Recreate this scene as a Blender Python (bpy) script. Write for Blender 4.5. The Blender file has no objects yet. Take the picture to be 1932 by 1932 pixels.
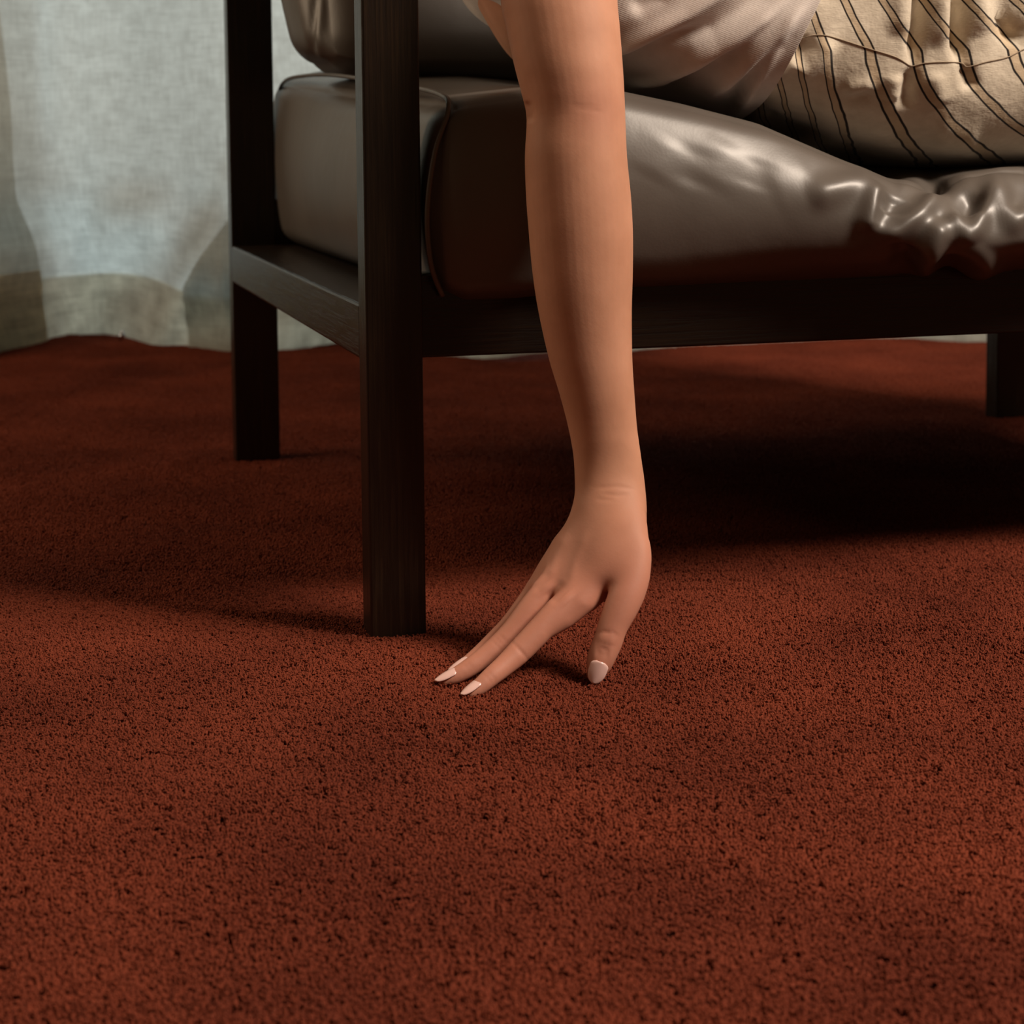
import bpy, bmesh, math, random
import numpy as np
from mathutils import Matrix, Vector, noise as mnoise
random.seed(7); rng = np.random.default_rng(7)
SC = bpy.context.scene
COL = SC.collection

# ------------------------------------------------------------------ camera
F_PX = 3472.55
CAM = np.array([-0.2293, -1.1549, 0.3281])
RM = np.array([[0.9649, -0.2626, -0.0092], [0.0312, 0.0799, 0.9963], [0.2609, 0.9616, -0.0853]])  # right, up, forward
for i in range(3): RM[i] /= np.linalg.norm(RM[i])
PX, PY = 928.52, 544.74
cam_d = bpy.data.cameras.new('camera'); cam = bpy.data.objects.new('camera', cam_d); COL.objects.link(cam)
cam_d.sensor_width = 36.0; cam_d.sensor_fit = 'HORIZONTAL'; cam_d.lens = F_PX / 1932 * 36
cam_d.shift_x = (966 - PX) / 1932; cam_d.shift_y = (PY - 966) / 1932
cam_d.clip_start = 0.02; cam_d.clip_end = 50
cam.matrix_world = Matrix(((RM[0][0], RM[1][0], -RM[2][0], CAM[0]), (RM[0][1], RM[1][1], -RM[2][1], CAM[1]),
                           (RM[0][2], RM[1][2], -RM[2][2], CAM[2]), (0, 0, 0, 1)))
cam_d.dof.use_dof = True; cam_d.dof.focus_distance = 1.13; cam_d.dof.aperture_fstop = 14.0
SC.camera = cam

# ------------------------------------------------------------------ light and exposure
SC.view_settings.view_transform = 'Standard'; SC.view_settings.look = 'None'
SC.view_settings.gamma = 1.0; SC.view_settings.use_curve_mapping = False
SC.view_settings.exposure = 0.0
W = bpy.data.worlds.new('world'); SC.world = W; W.use_nodes = True
W.node_tree.nodes['Background'].inputs[0].default_value = (1.0, 0.62, 0.32, 1)
W.node_tree.nodes['Background'].inputs[1].default_value = 0.06

def area(name, loc, target, sx, sy, power, col):
    l = bpy.data.lights.new(name, 'AREA'); l.shape = 'RECTANGLE'; l.size = sx; l.size_y = sy
    l.energy = power; l.color = col
    o = bpy.data.objects.new(name, l); COL.objects.link(o); o.location = loc
    o.rotation_euler = (Vector(target) - Vector(loc)).to_track_quat('-Z', 'Y').to_euler()
    return o
KDIR = np.array([0.53, -0.48, 0.70]); KDIR /= np.linalg.norm(KDIR)
kp = np.array([0.25, 0.0, 0.2]) + KDIR * 2.3
area('key_light', kp, (0.25, 0.0, 0.2), 0.6, 0.6, 80, (1.0, 0.84, 0.69))
YAW = math.atan2(RM[2][0], RM[2][1])
FW = np.array([math.sin(YAW), math.cos(YAW), 0]); RT = np.array([math.cos(YAW), -math.sin(YAW), 0])
def room(r, f, z):                                   # room axes (square to the curtain wall), origin under the camera
    return np.array([CAM[0], CAM[1], 0]) + RT * r + FW * f + np.array([0, 0, z])
area('warm_lamp', room(-1.5, 1.5, 1.15), (-0.3, 0.5, 0.0), 1.0, 1.0, 14, (1.0, 0.76, 0.52))
area('window_daylight', room(0.0, 3.75, 1.2), room(0.0, 2.8, 0.6), 4.4, 2.2, 55, (0.86, 0.97, 1.0))

# ------------------------------------------------------------------ helpers
def ray(u, v): return RM.T @ np.array([(u - PX) / F_PX, -(v - PY) / F_PX, 1.0])
def P(u, v, d): return CAM + ray(u, v) * d            # point seen at (u, v), d metres along the view axis
def proj(V):
    q = (np.asarray(V) - CAM) @ RM.T
    return np.stack([PX + F_PX * q[:, 0] / q[:, 2], PY - F_PX * q[:, 1] / q[:, 2]], 1), q[:, 2]
def nz(v): v = np.asarray(v, float); return v / (np.linalg.norm(v) + 1e-12)
def mesh_obj(name, V, Fs, mat=None, parent=None, smooth=True, closed=False):
    me = bpy.data.meshes.new(name); me.from_pydata([tuple(map(float, v)) for v in V], [], [tuple(f) for f in Fs]); me.update()
    if closed:
        b = bmesh.new(); b.from_mesh(me); bmesh.ops.recalc_face_normals(b, faces=b.faces[:]); b.to_mesh(me); b.free()
    if smooth: me.polygons.foreach_set('use_smooth', [True] * len(me.polygons))
    o = bpy.data.objects.new(name, me); COL.objects.link(o)
    if mat: me.materials.append(mat)
    if parent: o.parent = parent
    return o
def bm_obj(name, bm, mat=None, parent=None, smooth=False):
    me = bpy.data.meshes.new(name); bm.to_mesh(me); bm.free()
    if smooth: me.polygons.foreach_set('use_smooth', [True] * len(me.polygons))
    o = bpy.data.objects.new(name, me); COL.objects.link(o)
    if mat: me.materials.append(mat)
    if parent: o.parent = parent
    return o
def empty(name, loc=(0, 0, 0)):
    o = bpy.data.objects.new(name, None); COL.objects.link(o); o.location = loc; o.empty_display_size = .05; return o
def tag(o, label=None, cat=None, group=None, kind=None):
    if label: o['label'] = label
    if cat: o['category'] = cat
    if group: o['group'] = group
    if kind: o['kind'] = kind
    return o
def box_obj(name, lo, hi, mat, parent=None, bev=0.0015, seg=2):
    bm = bmesh.new(); bmesh.ops.create_cube(bm, size=1)
    lo = Vector(lo); hi = Vector(hi)
    for v in bm.verts: v.co = Vector([lo[i] + (v.co[i] + .5) * (hi[i] - lo[i]) for i in range(3)])
    if bev: bmesh.ops.bevel(bm, geom=bm.edges[:], offset=bev, segments=seg, profile=.5, affect='EDGES')
    o = bm_obj(name, bm, mat, parent)
    return o
def catmull(A, k):
    A = np.asarray(A, float); n = len(A); out = []
    for i in range(n - 1):
        p0, p1, p2, p3 = A[max(i - 1, 0)], A[i], A[i + 1], A[min(i + 2, n - 1)]
        for j in range(k):
            t = j / k
            out.append(.5 * (2 * p1 + (p2 - p0) * t + (2 * p0 - 5 * p1 + 4 * p2 - p3) * t * t + (3 * p1 - p0 - 3 * p2 + p3) * t ** 3))
    out.append(A[-1]); return np.array(out)
def loft(Cn, A, B, n=28, k=5, cap=(True, True), capk=(1.0, 1.0), pw=1.0):
    """rings c + A cos + B sin, smoothed along, rounded ends"""
    Cn, A, B = [catmull(x, k) for x in (Cn, A, B)]
    th = np.linspace(0, 2 * np.pi, n, endpoint=False); ct, st = np.cos(th), np.sin(th)
    if pw != 1.0:
        ct = np.sign(ct) * np.abs(ct) ** pw; st = np.sign(st) * np.abs(st) ** pw
    rings = []
    def add(c, a, b): rings.append(c + np.outer(ct, a) + np.outer(st, b))
    def capr(i, s, kk):
        T = nz(Cn[i] - Cn[i - 1]) if i else nz(Cn[0] - Cn[1])
        r = min(np.linalg.norm(A[i]), np.linalg.norm(B[i])) * kk
        L = [(Cn[i] + T * r * math.sin(f), math.cos(f)) for f in (.35, .7, 1.0, 1.3, 1.5)]
        return L
    if cap[0]:
        for c, s in reversed(capr(0, 1, capk[0])): add(c, A[0] * s, B[0] * s)
    for i in range(len(Cn)): add(Cn[i], A[i], B[i])
    if cap[1]:
        for c, s in capr(len(Cn) - 1, 1, capk[1]): add(c, A[-1] * s, B[-1] * s)
    m = len(rings); V = np.concatenate(rings); Fs = []
    for i in range(m - 1):
        for j in range(n):
            a, b = i * n + j, i * n + (j + 1) % n
            Fs.append((a, b, b + n, a + n))
    Fs.append(tuple(reversed(range(n)))); Fs.append(tuple(range((m - 1) * n, m * n)))
    return V, Fs
def tube(pts, n=20, k=5, flat=0.9, **kw):
    """pts: (u, v, depth, radius_px[, flat])"""
    c = np.array([P(*p[:3]) for p in pts]); A = []; B = []
    for i, p in enumerate(pts):
        T = nz(c[min(i + 1, len(c) - 1)] - c[max(i - 1, 0)]); view = nz(c[i] - CAM)
        S = nz(np.cross(T, view)); Bn = nz(np.cross(T, S)); r = p[3] * p[2] / F_PX
        A.append(S * r); B.append(Bn * r * (p[4] if len(p) > 4 else flat))
    return loft(c, A, B, n=n, k=k, **kw)
def wire(points, r, n=8, k=4, closed=False):
    pts = catmull(points, k) if k > 1 else np.asarray(points, float)
    rings = []; prev = None
    for i in range(len(pts)):
        T = nz(pts[min(i + 1, len(pts) - 1)] - pts[max(i - 1, 0)])
        if prev is None: prev = nz(np.cross(T, [0.31, .2, .93]))
        A = nz(prev - T * (prev @ T)); prev = A; B = np.cross(T, A)
        th = np.linspace(0, 2 * np.pi, n, endpoint=False)
        rings.append(pts[i] + r * (np.outer(np.cos(th), A) + np.outer(np.sin(th), B)))
    V = np.concatenate(rings); m = len(rings); Fs = []
    for i in range(m - 1):
        for j in range(n):
            a, b = i * n + j, i * n + (j + 1) % n; Fs.append((a, b, b + n, a + n))
    Fs.append(tuple(reversed(range(n)))); Fs.append(tuple(range((m - 1) * n, m * n)))
    return V, Fs
def merge(parts):
    V = []; Fs = []; o = 0
    for v, f in parts:
        V.append(np.asarray(v)); Fs += [tuple(i + o for i in q) for q in f]; o += len(v)
    return np.concatenate(V), Fs
def get_vn(me):
    n = len(me.vertices); V = np.empty(n * 3); N = np.empty(n * 3)
    me.vertices.foreach_get('co', V); me.vertex_normals.foreach_get('vector', N)
    return V.reshape(-1, 3), N.reshape(-1, 3)
def set_v(me, V): me.vertices.foreach_set('co', np.ascontiguousarray(V, dtype=np.float32).ravel()); me.update()
def seg_dist(uv, line):
    best = np.full(len(uv), 1e9); along = np.zeros(len(uv)); line = np.asarray(line, float); tot = 0
    L = np.linalg.norm(np.diff(line, axis=0), axis=1).sum()
    for a, b in zip(line[:-1], line[1:]):
        ab = b - a; l = np.linalg.norm(ab); t = np.clip(((uv - a) @ ab) / (l * l), 0, 1)
        d = np.linalg.norm(uv - a - t[:, None] * ab, axis=1); m = d < best
        best[m] = d[m]; along[m] = (tot + t[m] * l) / L; tot += l
    return best, along
def carve(me, lines, only_front=True, tp=0.25):
    """raise (amp>0) or sink (amp<0) the surface along lines; amp and width in metres / pixels"""
    V, N = get_vn(me); uv, d = proj(V); D = np.zeros(len(V))
    fr = np.clip(np.einsum('ij,ij->i', N, nz_rows(CAM - V)) * 4 + .3, 0, 1) if only_front else 1.0
    for line, amp, w in lines:
        ds, al = seg_dist(uv, line)
        D += amp * np.exp(-(ds / w) ** 2) * np.clip(np.minimum(al, 1 - al) / tp + .15, 0, 1)
    set_v(me, V + N * (D * fr)[:, None])
def nz_rows(A): return A / (np.linalg.norm(A, axis=1, keepdims=True) + 1e-12)
def remesh(name, parts, voxel, smooth_it, mat, parent):
    V, Fs = merge(parts); o = mesh_obj(name, V, Fs, mat, parent)
    m = o.modifiers.new('r', 'REMESH'); m.mode = 'VOXEL'; m.voxel_size = voxel; m.use_smooth_shade = True
    s = o.modifiers.new('s', 'SMOOTH'); s.factor = .5; s.iterations = smooth_it
    dg = bpy.context.evaluated_depsgraph_get(); dg.update()
    me = bpy.data.meshes.new_from_object(o.evaluated_get(dg)); o.modifiers.clear(); old = o.data; o.data = me
    bpy.data.meshes.remove(old); me.name = name
    me.polygons.foreach_set('use_smooth', [True] * len(me.polygons))
    if mat and not me.materials: me.materials.append(mat)
    return o

# ------------------------------------------------------------------ materials
def mat(name):
    m = bpy.data.materials.new(name); m.use_nodes = True; nt = m.node_tree
    return m, nt, nt.nodes['Principled BSDF']
def nd(nt, t, **kw):
    n = nt.nodes.new(t)
    for k, v in kw.items():
        if k in n.inputs: n.inputs[k].default_value = v
        else: setattr(n, k, v)
    return n
def coords(nt, kind='Object', scale=(1, 1, 1), rot=(0, 0, 0)):
    c = nd(nt, 'ShaderNodeTexCoord'); mp = nd(nt, 'ShaderNodeMapping'); mp.inputs['Scale'].default_value = scale
    mp.inputs['Rotation'].default_value = rot
    nt.links.new(c.outputs[kind], mp.inputs['Vector']); return mp.outputs['Vector']
def noise(nt, vec, scale, detail=3, rough=.5):
    n = nd(nt, 'ShaderNodeTexNoise'); n.inputs['Scale'].default_value = scale; n.inputs['Detail'].default_value = detail
    n.inputs['Roughness'].default_value = rough; nt.links.new(vec, n.inputs['Vector']); return n.outputs['Fac']
def ramp(nt, fac, stops):
    r = nd(nt, 'ShaderNodeValToRGB'); e = r.color_ramp.elements
    e[0].position, e[0].color = stops[0][0], (*stops[0][1], 1)
    e[1].position, e[1].color = stops[-1][0], (*stops[-1][1], 1)
    for p, c in stops[1:-1]: q = e.new(p); q.color = (*c, 1)
    nt.links.new(fac, r.inputs['Fac']); return r.outputs['Color']
def bump(nt, bsdf, h, strength, dist, prev=None):
    b = nd(nt, 'ShaderNodeBump'); b.inputs['Strength'].default_value = strength; b.inputs['Distance'].default_value = dist
    nt.links.new(h, b.inputs['Height'])
    if prev: nt.links.new(prev, b.inputs['Normal'])
    if bsdf: nt.links.new(b.outputs['Normal'], bsdf.inputs['Normal'])
    return b.outputs['Normal']

def wood_mat(name, scale, mul=1.0):                             # dark stained ash, grain along the long axis
    m, nt, b = mat(name); v = coords(nt, 'Object', scale)
    g = noise(nt, v, 1.0, 6, .62)
    nt.links.new(ramp(nt, g, [(.3, tuple(mul * c for c in (.0075, .0045, .0032))), (.52, tuple(mul * c for c in (.014, .008, .005))), (.75, tuple(mul * c for c in (.030, .017, .009)))]), b.inputs['Base Color'])
    b.inputs['Roughness'].default_value = .26; b.inputs['Specular IOR Level'].default_value = .5
    bump(nt, b, ramp(nt, g, [(.42, (0, 0, 0)), (.5, (1, 1, 1))]), .22, .0004)
    return m
M_WOOD_V = wood_mat('dark_wood_upright', (420, 420, 14))
M_WOOD_Y = wood_mat('dark_wood_side', (420, 14, 420))
M_WOOD_X = wood_mat('dark_wood_front_shaded', (14, 420, 420), .5)  # same wood, darkened: the shade on the front rail is put into its colour

def leather_mat(name, col):
    m, nt, b = mat(name); v = coords(nt)
    big = noise(nt, v, 9, 3); nt.links.new(ramp(nt, big, [(.3, tuple(c * .86 for c in col)), (.7, tuple(c * 1.12 for c in col))]), b.inputs['Base Color'])
    b.inputs['Coat Weight'].default_value = .18; b.inputs['Coat Roughness'].default_value = .30; b.inputs['Roughness'].default_value = .46; b.inputs['Specular IOR Level'].default_value = .6
    vo = nd(nt, 'ShaderNodeTexVoronoi'); vo.inputs['Scale'].default_value = 520; nt.links.new(v, vo.inputs['Vector'])
    n1 = bump(nt, None, vo.outputs['Distance'], .045, .0006)
    n2 = bump(nt, None, noise(nt, v, 160, 4, .6), .06, .0012, n1)
    bump(nt, b, noise(nt, v, 26, 2), .12, .006, n2)
    return m
M_LEATHER = leather_mat('brown_leather', (.092, .077, .065))
M_PIPING = leather_mat('brown_leather_piping', (.12, .098, .082))

def skin_mat():
    m, nt, b = mat('skin'); v = coords(nt)
    a = nd(nt, 'ShaderNodeAttribute'); a.attribute_name = 'flush'
    base = ramp(nt, noise(nt, v, 30, 4, .55), [(.3, (.47, .224, .136)), (.7, (.57, .283, .180))])
    mx = nd(nt, 'ShaderNodeMix'); mx.data_type = 'RGBA'
    nt.links.new(a.outputs['Fac'], mx.inputs['Factor']); nt.links.new(base, mx.inputs['A'])
    mx.inputs['B'].default_value = (.46, .175, .125, 1)
    nt.links.new(mx.outputs['Result'], b.inputs['Base Color'])
    b.inputs['Roughness'].default_value = .6; b.inputs['Specular IOR Level'].default_value = .3
    b.inputs['Subsurface Weight'].default_value = .12; b.inputs['Subsurface Radius'].default_value = (1.0, .35, .18)
    b.inputs['Subsurface Scale'].default_value = .005
    n1 = bump(nt, None, noise(nt, v, 700, 3, .6), .12, .0004)
    bump(nt, b, noise(nt, v, 120, 3, .6), .07, .001, n1)
    return m
M_SKIN = skin_mat()
def simple(name, col, rough=.5, spec=.5):
    m, nt, b = mat(name); v = coords(nt)
    nt.links.new(ramp(nt, noise(nt, v, 60, 3), [(.3, tuple(c * .93 for c in col)), (.7, tuple(min(1, c * 1.05) for c in col))]), b.inputs['Base Color'])
    b.inputs['Roughness'].default_value = rough; b.inputs['Specular IOR Level'].default_value = spec
    return m
M_NAIL = simple('blush_nail_polish', (.78, .51, .46), .2, .6)
M_HAIR = simple('dark_hair', (.02, .012, .008), .45)
M_WALL = simple('plaster_wall', (.55, .52, .47), .9, .2)
M_WINFRAME = simple('painted_window_frame', (.6, .6, .58), .5)
M_FLOOR = simple('subfloor', (.05, .03, .02), .9, .1)
M_METAL = simple('nickel_weight', (.6, .62, .7), .2); M_METAL.node_tree.nodes['Principled BSDF'].inputs['Metallic'].default_value = 1

def carpet_mat(name, mul):
    m, nt, b = mat(name)
    oi = nd(nt, 'ShaderNodeObjectInfo'); g = nd(nt, 'ShaderNodeNewGeometry')
    big = noise(nt, g.outputs['Position'], 6, 2); fine = noise(nt, g.outputs['Position'], 420, 2)
    mm = nd(nt, 'ShaderNodeMath', operation='ADD'); nt.links.new(big, mm.inputs[0]); nt.links.new(fine, mm.inputs[1])
    m2 = nd(nt, 'ShaderNodeMath', operation='MULTIPLY'); nt.links.new(mm.outputs[0], m2.inputs[0]); m2.inputs[1].default_value = .5
    c0 = tuple(c * mul for c in (.094, .0168, .0080)); c1 = tuple(c * mul for c in (.222, .046, .0212))
    nt.links.new(ramp(nt, m2.outputs[0], [(.35, c0), (.65, c1)]), b.inputs['Base Color'])
    b.inputs['Roughness'].default_value = .9; b.inputs['Specular IOR Level'].default_value = .12
    b.inputs['Sheen Weight'].default_value = .06; b.inputs['Sheen Tint'].default_value = (.8, .3, .2, 1)
    return m
M_PILE = carpet_mat('rust_pile', 1.0); M_BACKING = carpet_mat('rust_backing', .35)

def curtain_mat(name, dens, col, thru=.5):
    m, nt, b = mat(name); nt.nodes.remove(b); out = nt.nodes['Material Output']
    vx = coords(nt, 'UV', (30, 240, 1)); vy = coords(nt, 'UV', (240, 30, 1)); vb = coords(nt, 'UV', (34, 40, 1))
    s = nd(nt, 'ShaderNodeMath', operation='ADD'); nt.links.new(noise(nt, vx, 1, 3, .6), s.inputs[0]); nt.links.new(noise(nt, vy, 1, 3, .6), s.inputs[1])
    s2 = nd(nt, 'ShaderNodeMath', operation='ADD'); nt.links.new(s.outputs[0], s2.inputs[0]); nt.links.new(noise(nt, vb, 1, 3, .55), s2.inputs[1])
    s3 = nd(nt, 'ShaderNodeMath', operation='MULTIPLY'); s3.inputs[1].default_value = 1 / 3; nt.links.new(s2.outputs[0], s3.inputs[0])
    dcol = ramp(nt, s3.outputs[0], [(.40, tuple(c * .84 for c in col)), (.60, col)])
    tcol = ramp(nt, s3.outputs[0], [(.40, tuple(c * .66 for c in dens)), (.60, dens)])
    d = nd(nt, 'ShaderNodeBsdfDiffuse'); t = nd(nt, 'ShaderNodeBsdfTranslucent')
    nt.links.new(dcol, d.inputs['Color']); nt.links.new(tcol, t.inputs['Color'])
    mx = nd(nt, 'ShaderNodeMixShader'); mx.inputs[0].default_value = thru
    nt.links.new(d.outputs[0], mx.inputs[1]); nt.links.new(t.outputs[0], mx.inputs[2])
    bp = bump(nt, None, s3.outputs[0], .25, .002); nt.links.new(bp, d.inputs['Normal'])
    nt.links.new(mx.outputs[0], out.inputs['Surface'])
    return m
M_CURT = curtain_mat('sheer_linen', (.76, .82, .78), (.48, .465, .415))
M_HEM = curtain_mat('linen_hem', (.92, .80, .64), (.74, .60, .46), .86)

def fabric_mat(name, col, rib):
    m, nt, b = mat(name); v = coords(nt, 'UV')
    nt.links.new(ramp(nt, noise(nt, coords(nt), 26, 4, .6), [(.3, tuple(c * .85 for c in col)), (.7, tuple(c * 1.08 for c in col))]), b.inputs['Base Color'])
    b.inputs['Roughness'].default_value = .85; b.inputs['Specular IOR Level'].default_value = .2
    b.inputs['Sheen Weight'].default_value = .25
    w = nd(nt, 'ShaderNodeTexWave'); w.inputs['Scale'].default_value = rib; w.inputs['Distortion'].default_value = .6
    w.inputs['Detail'].default_value = 1; nt.links.new(v, w.inputs['Vector'])
    n1 = bump(nt, None, w.outputs['Fac'], .13, .0006)
    bump(nt, b, noise(nt, coords(nt), 500, 2), .2, .0006, n1)
    return m
M_TOP = fabric_mat('ribbed_grey_knit', (.63, .56, .515), 5.2)

def stripe_mat():
    m, nt, b = mat('striped_linen'); v = coords(nt)
    a = nd(nt, 'ShaderNodeAttribute'); a.attribute_name = 'stripe'
    wob = noise(nt, v, 30, 2); ws = nd(nt, 'ShaderNodeMath', operation='MULTIPLY_ADD'); ws.inputs[1].default_value = .20; nt.links.new(wob, ws.inputs[0]); nt.links.new(a.outputs['Fac'], ws.inputs[2])
    fr = nd(nt, 'ShaderNodeMath', operation='FRACT'); nt.links.new(ws.outputs[0], fr.inputs[0])
    su = nd(nt, 'ShaderNodeMath', operation='SUBTRACT'); nt.links.new(fr.outputs[0], su.inputs[0]); su.inputs[1].default_value = .5
    ab = nd(nt, 'ShaderNodeMath', operation='ABSOLUTE'); nt.links.new(su.outputs[0], ab.inputs[0])
    cloth = (.68, .60, .48); tan = (.57, .45, .31); dark = (.012, .008, .007)
    c = ramp(nt, ab.outputs[0], [(0.0, tan), (.078, tan), (.088, dark), (.127, dark), (.140, cloth), (1.0, cloth)])
    mott = ramp(nt, noise(nt, v, 32, 5, .65), [(.32, (.74, .72, .70)), (.66, (1, 1, 1))])
    mu = nd(nt, 'ShaderNodeMix'); mu.data_type = 'RGBA'; mu.blend_type = 'MULTIPLY'; mu.inputs['Factor'].default_value = 1
    nt.links.new(c, mu.inputs['A']); nt.links.new(mott, mu.inputs['B']); nt.links.new(mu.outputs['Result'], b.inputs['Base Color'])
    b.inputs['Roughness'].default_value = .8; b.inputs['Specular IOR Level'].default_value = .2; b.inputs['Sheen Weight'].default_value = .15
    n1 = bump(nt, None, noise(nt, coords(nt, 'Object', (1, 1, 6)), 260, 2), .25, .0008)
    bump(nt, b, noise(nt, v, 38, 4, .6), .35, .006, n1)
    return m
M_STRIPE = stripe_mat()
M_SEAM = simple('seam_thread', (.30, .235, .17), .9, .1)

# ------------------------------------------------------------------ room: floor, back wall with its window
def quad_box(name, r0, r1, f0, f1, z0, z1, m, parent=None, bev=0):
    c = [room(r, f, z) for z in (z0, z1) for r, f in ((r0, f0), (r1, f0), (r1, f1), (r0, f1))]
    return mesh_obj(name, c, [(3, 2, 1, 0), (4, 5, 6, 7), (0, 1, 5, 4), (1, 2, 6, 5), (2, 3, 7, 6), (3, 0, 4, 7)], m, parent, smooth=False)
tag(quad_box('floor', -3.0, 3.2, -0.6, 3.6, -.06, -.016, M_FLOOR), kind='structure')
wb = tag(empty('wall_back', room(0, 3.25, 0)), kind='structure')
bpy.context.view_layer.update()
def wpart(name, r0, r1, z0, z1):
    o = quad_box(name, r0, r1, 3.2, 3.35, z0, z1, M_WALL); o.parent = wb; o.matrix_parent_inverse = wb.matrix_world.inverted(); return o
wpart('wall_panel', -3.0, -2.2, -.016, 2.7); wpart('wall_panel', 2.2, 3.2, -.016, 2.7); wpart('wall_lintel', -2.2, 2.2, 2.3, 2.7)
win = tag(empty('window_1', room(0, 3.3, 0)), kind='structure'); bpy.context.view_layer.update()
for nm, r0, r1, z0, z1 in [('window_frame', -2.2, -2.14, -.016, 2.3), ('window_frame', 2.14, 2.2, -.016, 2.3), ('window_frame', -2.14, 2.14, 2.24, 2.3), ('window_frame', -2.14, 2.14, -.016, .05), ('window_frame', -.03, .03, .05, 2.24)]:
    o = quad_box(nm, r0, r1, 3.25, 3.31, z0, z1, M_WINFRAME); o.parent = win; o.matrix_parent_inverse = win.matrix_world.inverted()

# ------------------------------------------------------------------ carpet: backing + pile (instanced clumps of yarn ends)
carpet = quad_box('carpet', -2.2, 2.4, -0.3, 3.15, -.016, -.011, M_BACKING)
tag(carpet, 'rust red deep pile carpet covering the floor under the armchair', 'carpet')
TILE = .024
def clump(i, sp=.0020):
    parts = []; r = np.random.default_rng(100 + i)
    pits = [(r.uniform(-.5, .5) * TILE, r.uniform(-.5, .5) * TILE, r.uniform(.0009, .0018)) for _ in range(r.integers(6, 17))]
    if r.random() < .45: pits.append((r.uniform(-.4, .4) * TILE, r.uniform(-.4, .4) * TILE, r.uniform(.0018, .0024)))
    q = (np.arange(12) + .5) / 12 * TILE - TILE / 2
    for x in q:
        for y in q:
            bx, by = x + r.normal(0, sp * .3), y + r.normal(0, sp * .3)
            if r.random() < .03 or any((bx - a) ** 2 + ((by - b) * .8) ** 2 < c * c for a, b, c in pits): continue
            for s in range(4):
                h = r.uniform(.0108, .0130); a = r.uniform(0, 6.28); ca = np.array([math.cos(a), math.sin(a), 0])
                b0 = np.array([bx, by, 0]) + ca * .0006; rch = r.uniform(.0008, .0026)
                pts = [b0, b0 + np.array([0, 0, h * .62]) + ca * rch * .1, b0 + np.array([0, 0, h * .93]) + ca * rch * .45, b0 + np.array([0, 0, h * r.uniform(.86, 1.0)]) + ca * rch]
                rr = [.0005, .0006, .00058, .0003]; n = 5; rings = []
                th = np.linspace(0, 2 * np.pi, n, endpoint=False) + a; cb = np.array([-ca[1], ca[0], 0])
                ax = [(ca, cb), (ca, cb), (nz(ca - np.array([0, 0, .8])), cb), (nz(ca * .3 - np.array([0, 0, 1.0])), cb)]
                for pp, rv, (e1, e2) in zip(pts, rr, ax): rings.append(pp + rv * (np.outer(np.cos(th), e1) + np.outer(np.sin(th), e2)))
                V = np.concatenate(rings); Fs = [(k * n + j, k * n + (j + 1) % n, (k + 1) * n + (j + 1) % n, (k + 1) * n + j) for k in range(3) for j in range(n)]
                Fs.append(tuple(range(3 * n, 4 * n))); parts.append((V, Fs))
    return merge(parts)
cl_col = bpy.data.collections.new('pile_clumps')
for i in range(30):
    V, Fs = clump(i); me = bpy.data.meshes.new('pile_clump'); me.from_pydata(V.tolist(), [], Fs); me.materials.append(M_PILE)
    me.polygons.foreach_set('use_smooth', [True] * len(me.polygons))
    cl_col.objects.link(bpy.data.objects.new('pile_clump', me))
pts = []; rot = []; scl = []
sp = TILE
for a in np.arange(-1.75, 1.95, sp):
    for b in np.arange(0.35, 3.05, sp):
        if abs(a) > 0.55 + .42 * b: continue
        r_, f_ = a, b
        p = room(r_, f_, -.0115)
        h1 = mnoise.noise(Vector((p[0] * 5, p[1] * 5, 3.1))); h2 = mnoise.noise(Vector((p[0] * 5, p[1] * 5, 9.7)))
        h3 = mnoise.noise(Vector((p[0] * 9, p[1] * 9, 21.0)))
        pts.append(p); rot.append((0, 0, -YAW + math.pi / 2 * rng.integers(0, 4))); scl.append((1.0, 1.0, 1.0 + .16 * h3 + .10 * h1))
pme = bpy.data.meshes.new('pile'); pme.from_pydata([tuple(map(float, p)) for p in pts], [], [])
at = pme.attributes.new('rot', 'FLOAT_VECTOR', 'POINT'); at.data.foreach_set('vector', np.array(rot, dtype=np.float32).ravel())
at = pme.attributes.new('scl', 'FLOAT_VECTOR', 'POINT'); at.data.foreach_set('vector', np.array(scl, dtype=np.float32).ravel())
pile = bpy.data.objects.new('pile', pme); COL.objects.link(pile); pile.parent = carpet; pile['kind'] = 'stuff'
ng = bpy.data.node_groups.new('pile_nodes', 'GeometryNodeTree')
ng.interface.new_socket('Geometry', in_out='INPUT', socket_type='NodeSocketGeometry'); ng.interface.new_socket('Geometry', in_out='OUTPUT', socket_type='NodeSocketGeometry')
gi = ng.nodes.new('NodeGroupInput'); go = ng.nodes.new('NodeGroupOutput'); ci = ng.nodes.new('GeometryNodeCollectionInfo')
ci.inputs['Collection'].default_value = cl_col; ci.inputs['Separate Children'].default_value = True; ci.inputs['Reset Children'].default_value = True
ip = ng.nodes.new('GeometryNodeInstanceOnPoints'); ip.inputs['Pick Instance'].default_value = True
ra = ng.nodes.new('GeometryNodeInputNamedAttribute'); ra.data_type = 'FLOAT_VECTOR'; ra.inputs['Name'].default_value = 'rot'
sa = ng.nodes.new('GeometryNodeInputNamedAttribute'); sa.data_type = 'FLOAT_VECTOR'; sa.inputs['Name'].default_value = 'scl'
er = ng.nodes.new('FunctionNodeEulerToRotation')
ng.links.new(gi.outputs[0], ip.inputs['Points']); ng.links.new(ci.outputs[0], ip.inputs['Instance'])
ng.links.new(ra.outputs['Attribute'], er.inputs[0]); ng.links.new(er.outputs[0], ip.inputs['Rotation']); ng.links.new(sa.outputs['Attribute'], ip.inputs['Scale'])
ng.links.new(ip.outputs[0], go.inputs[0])
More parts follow.
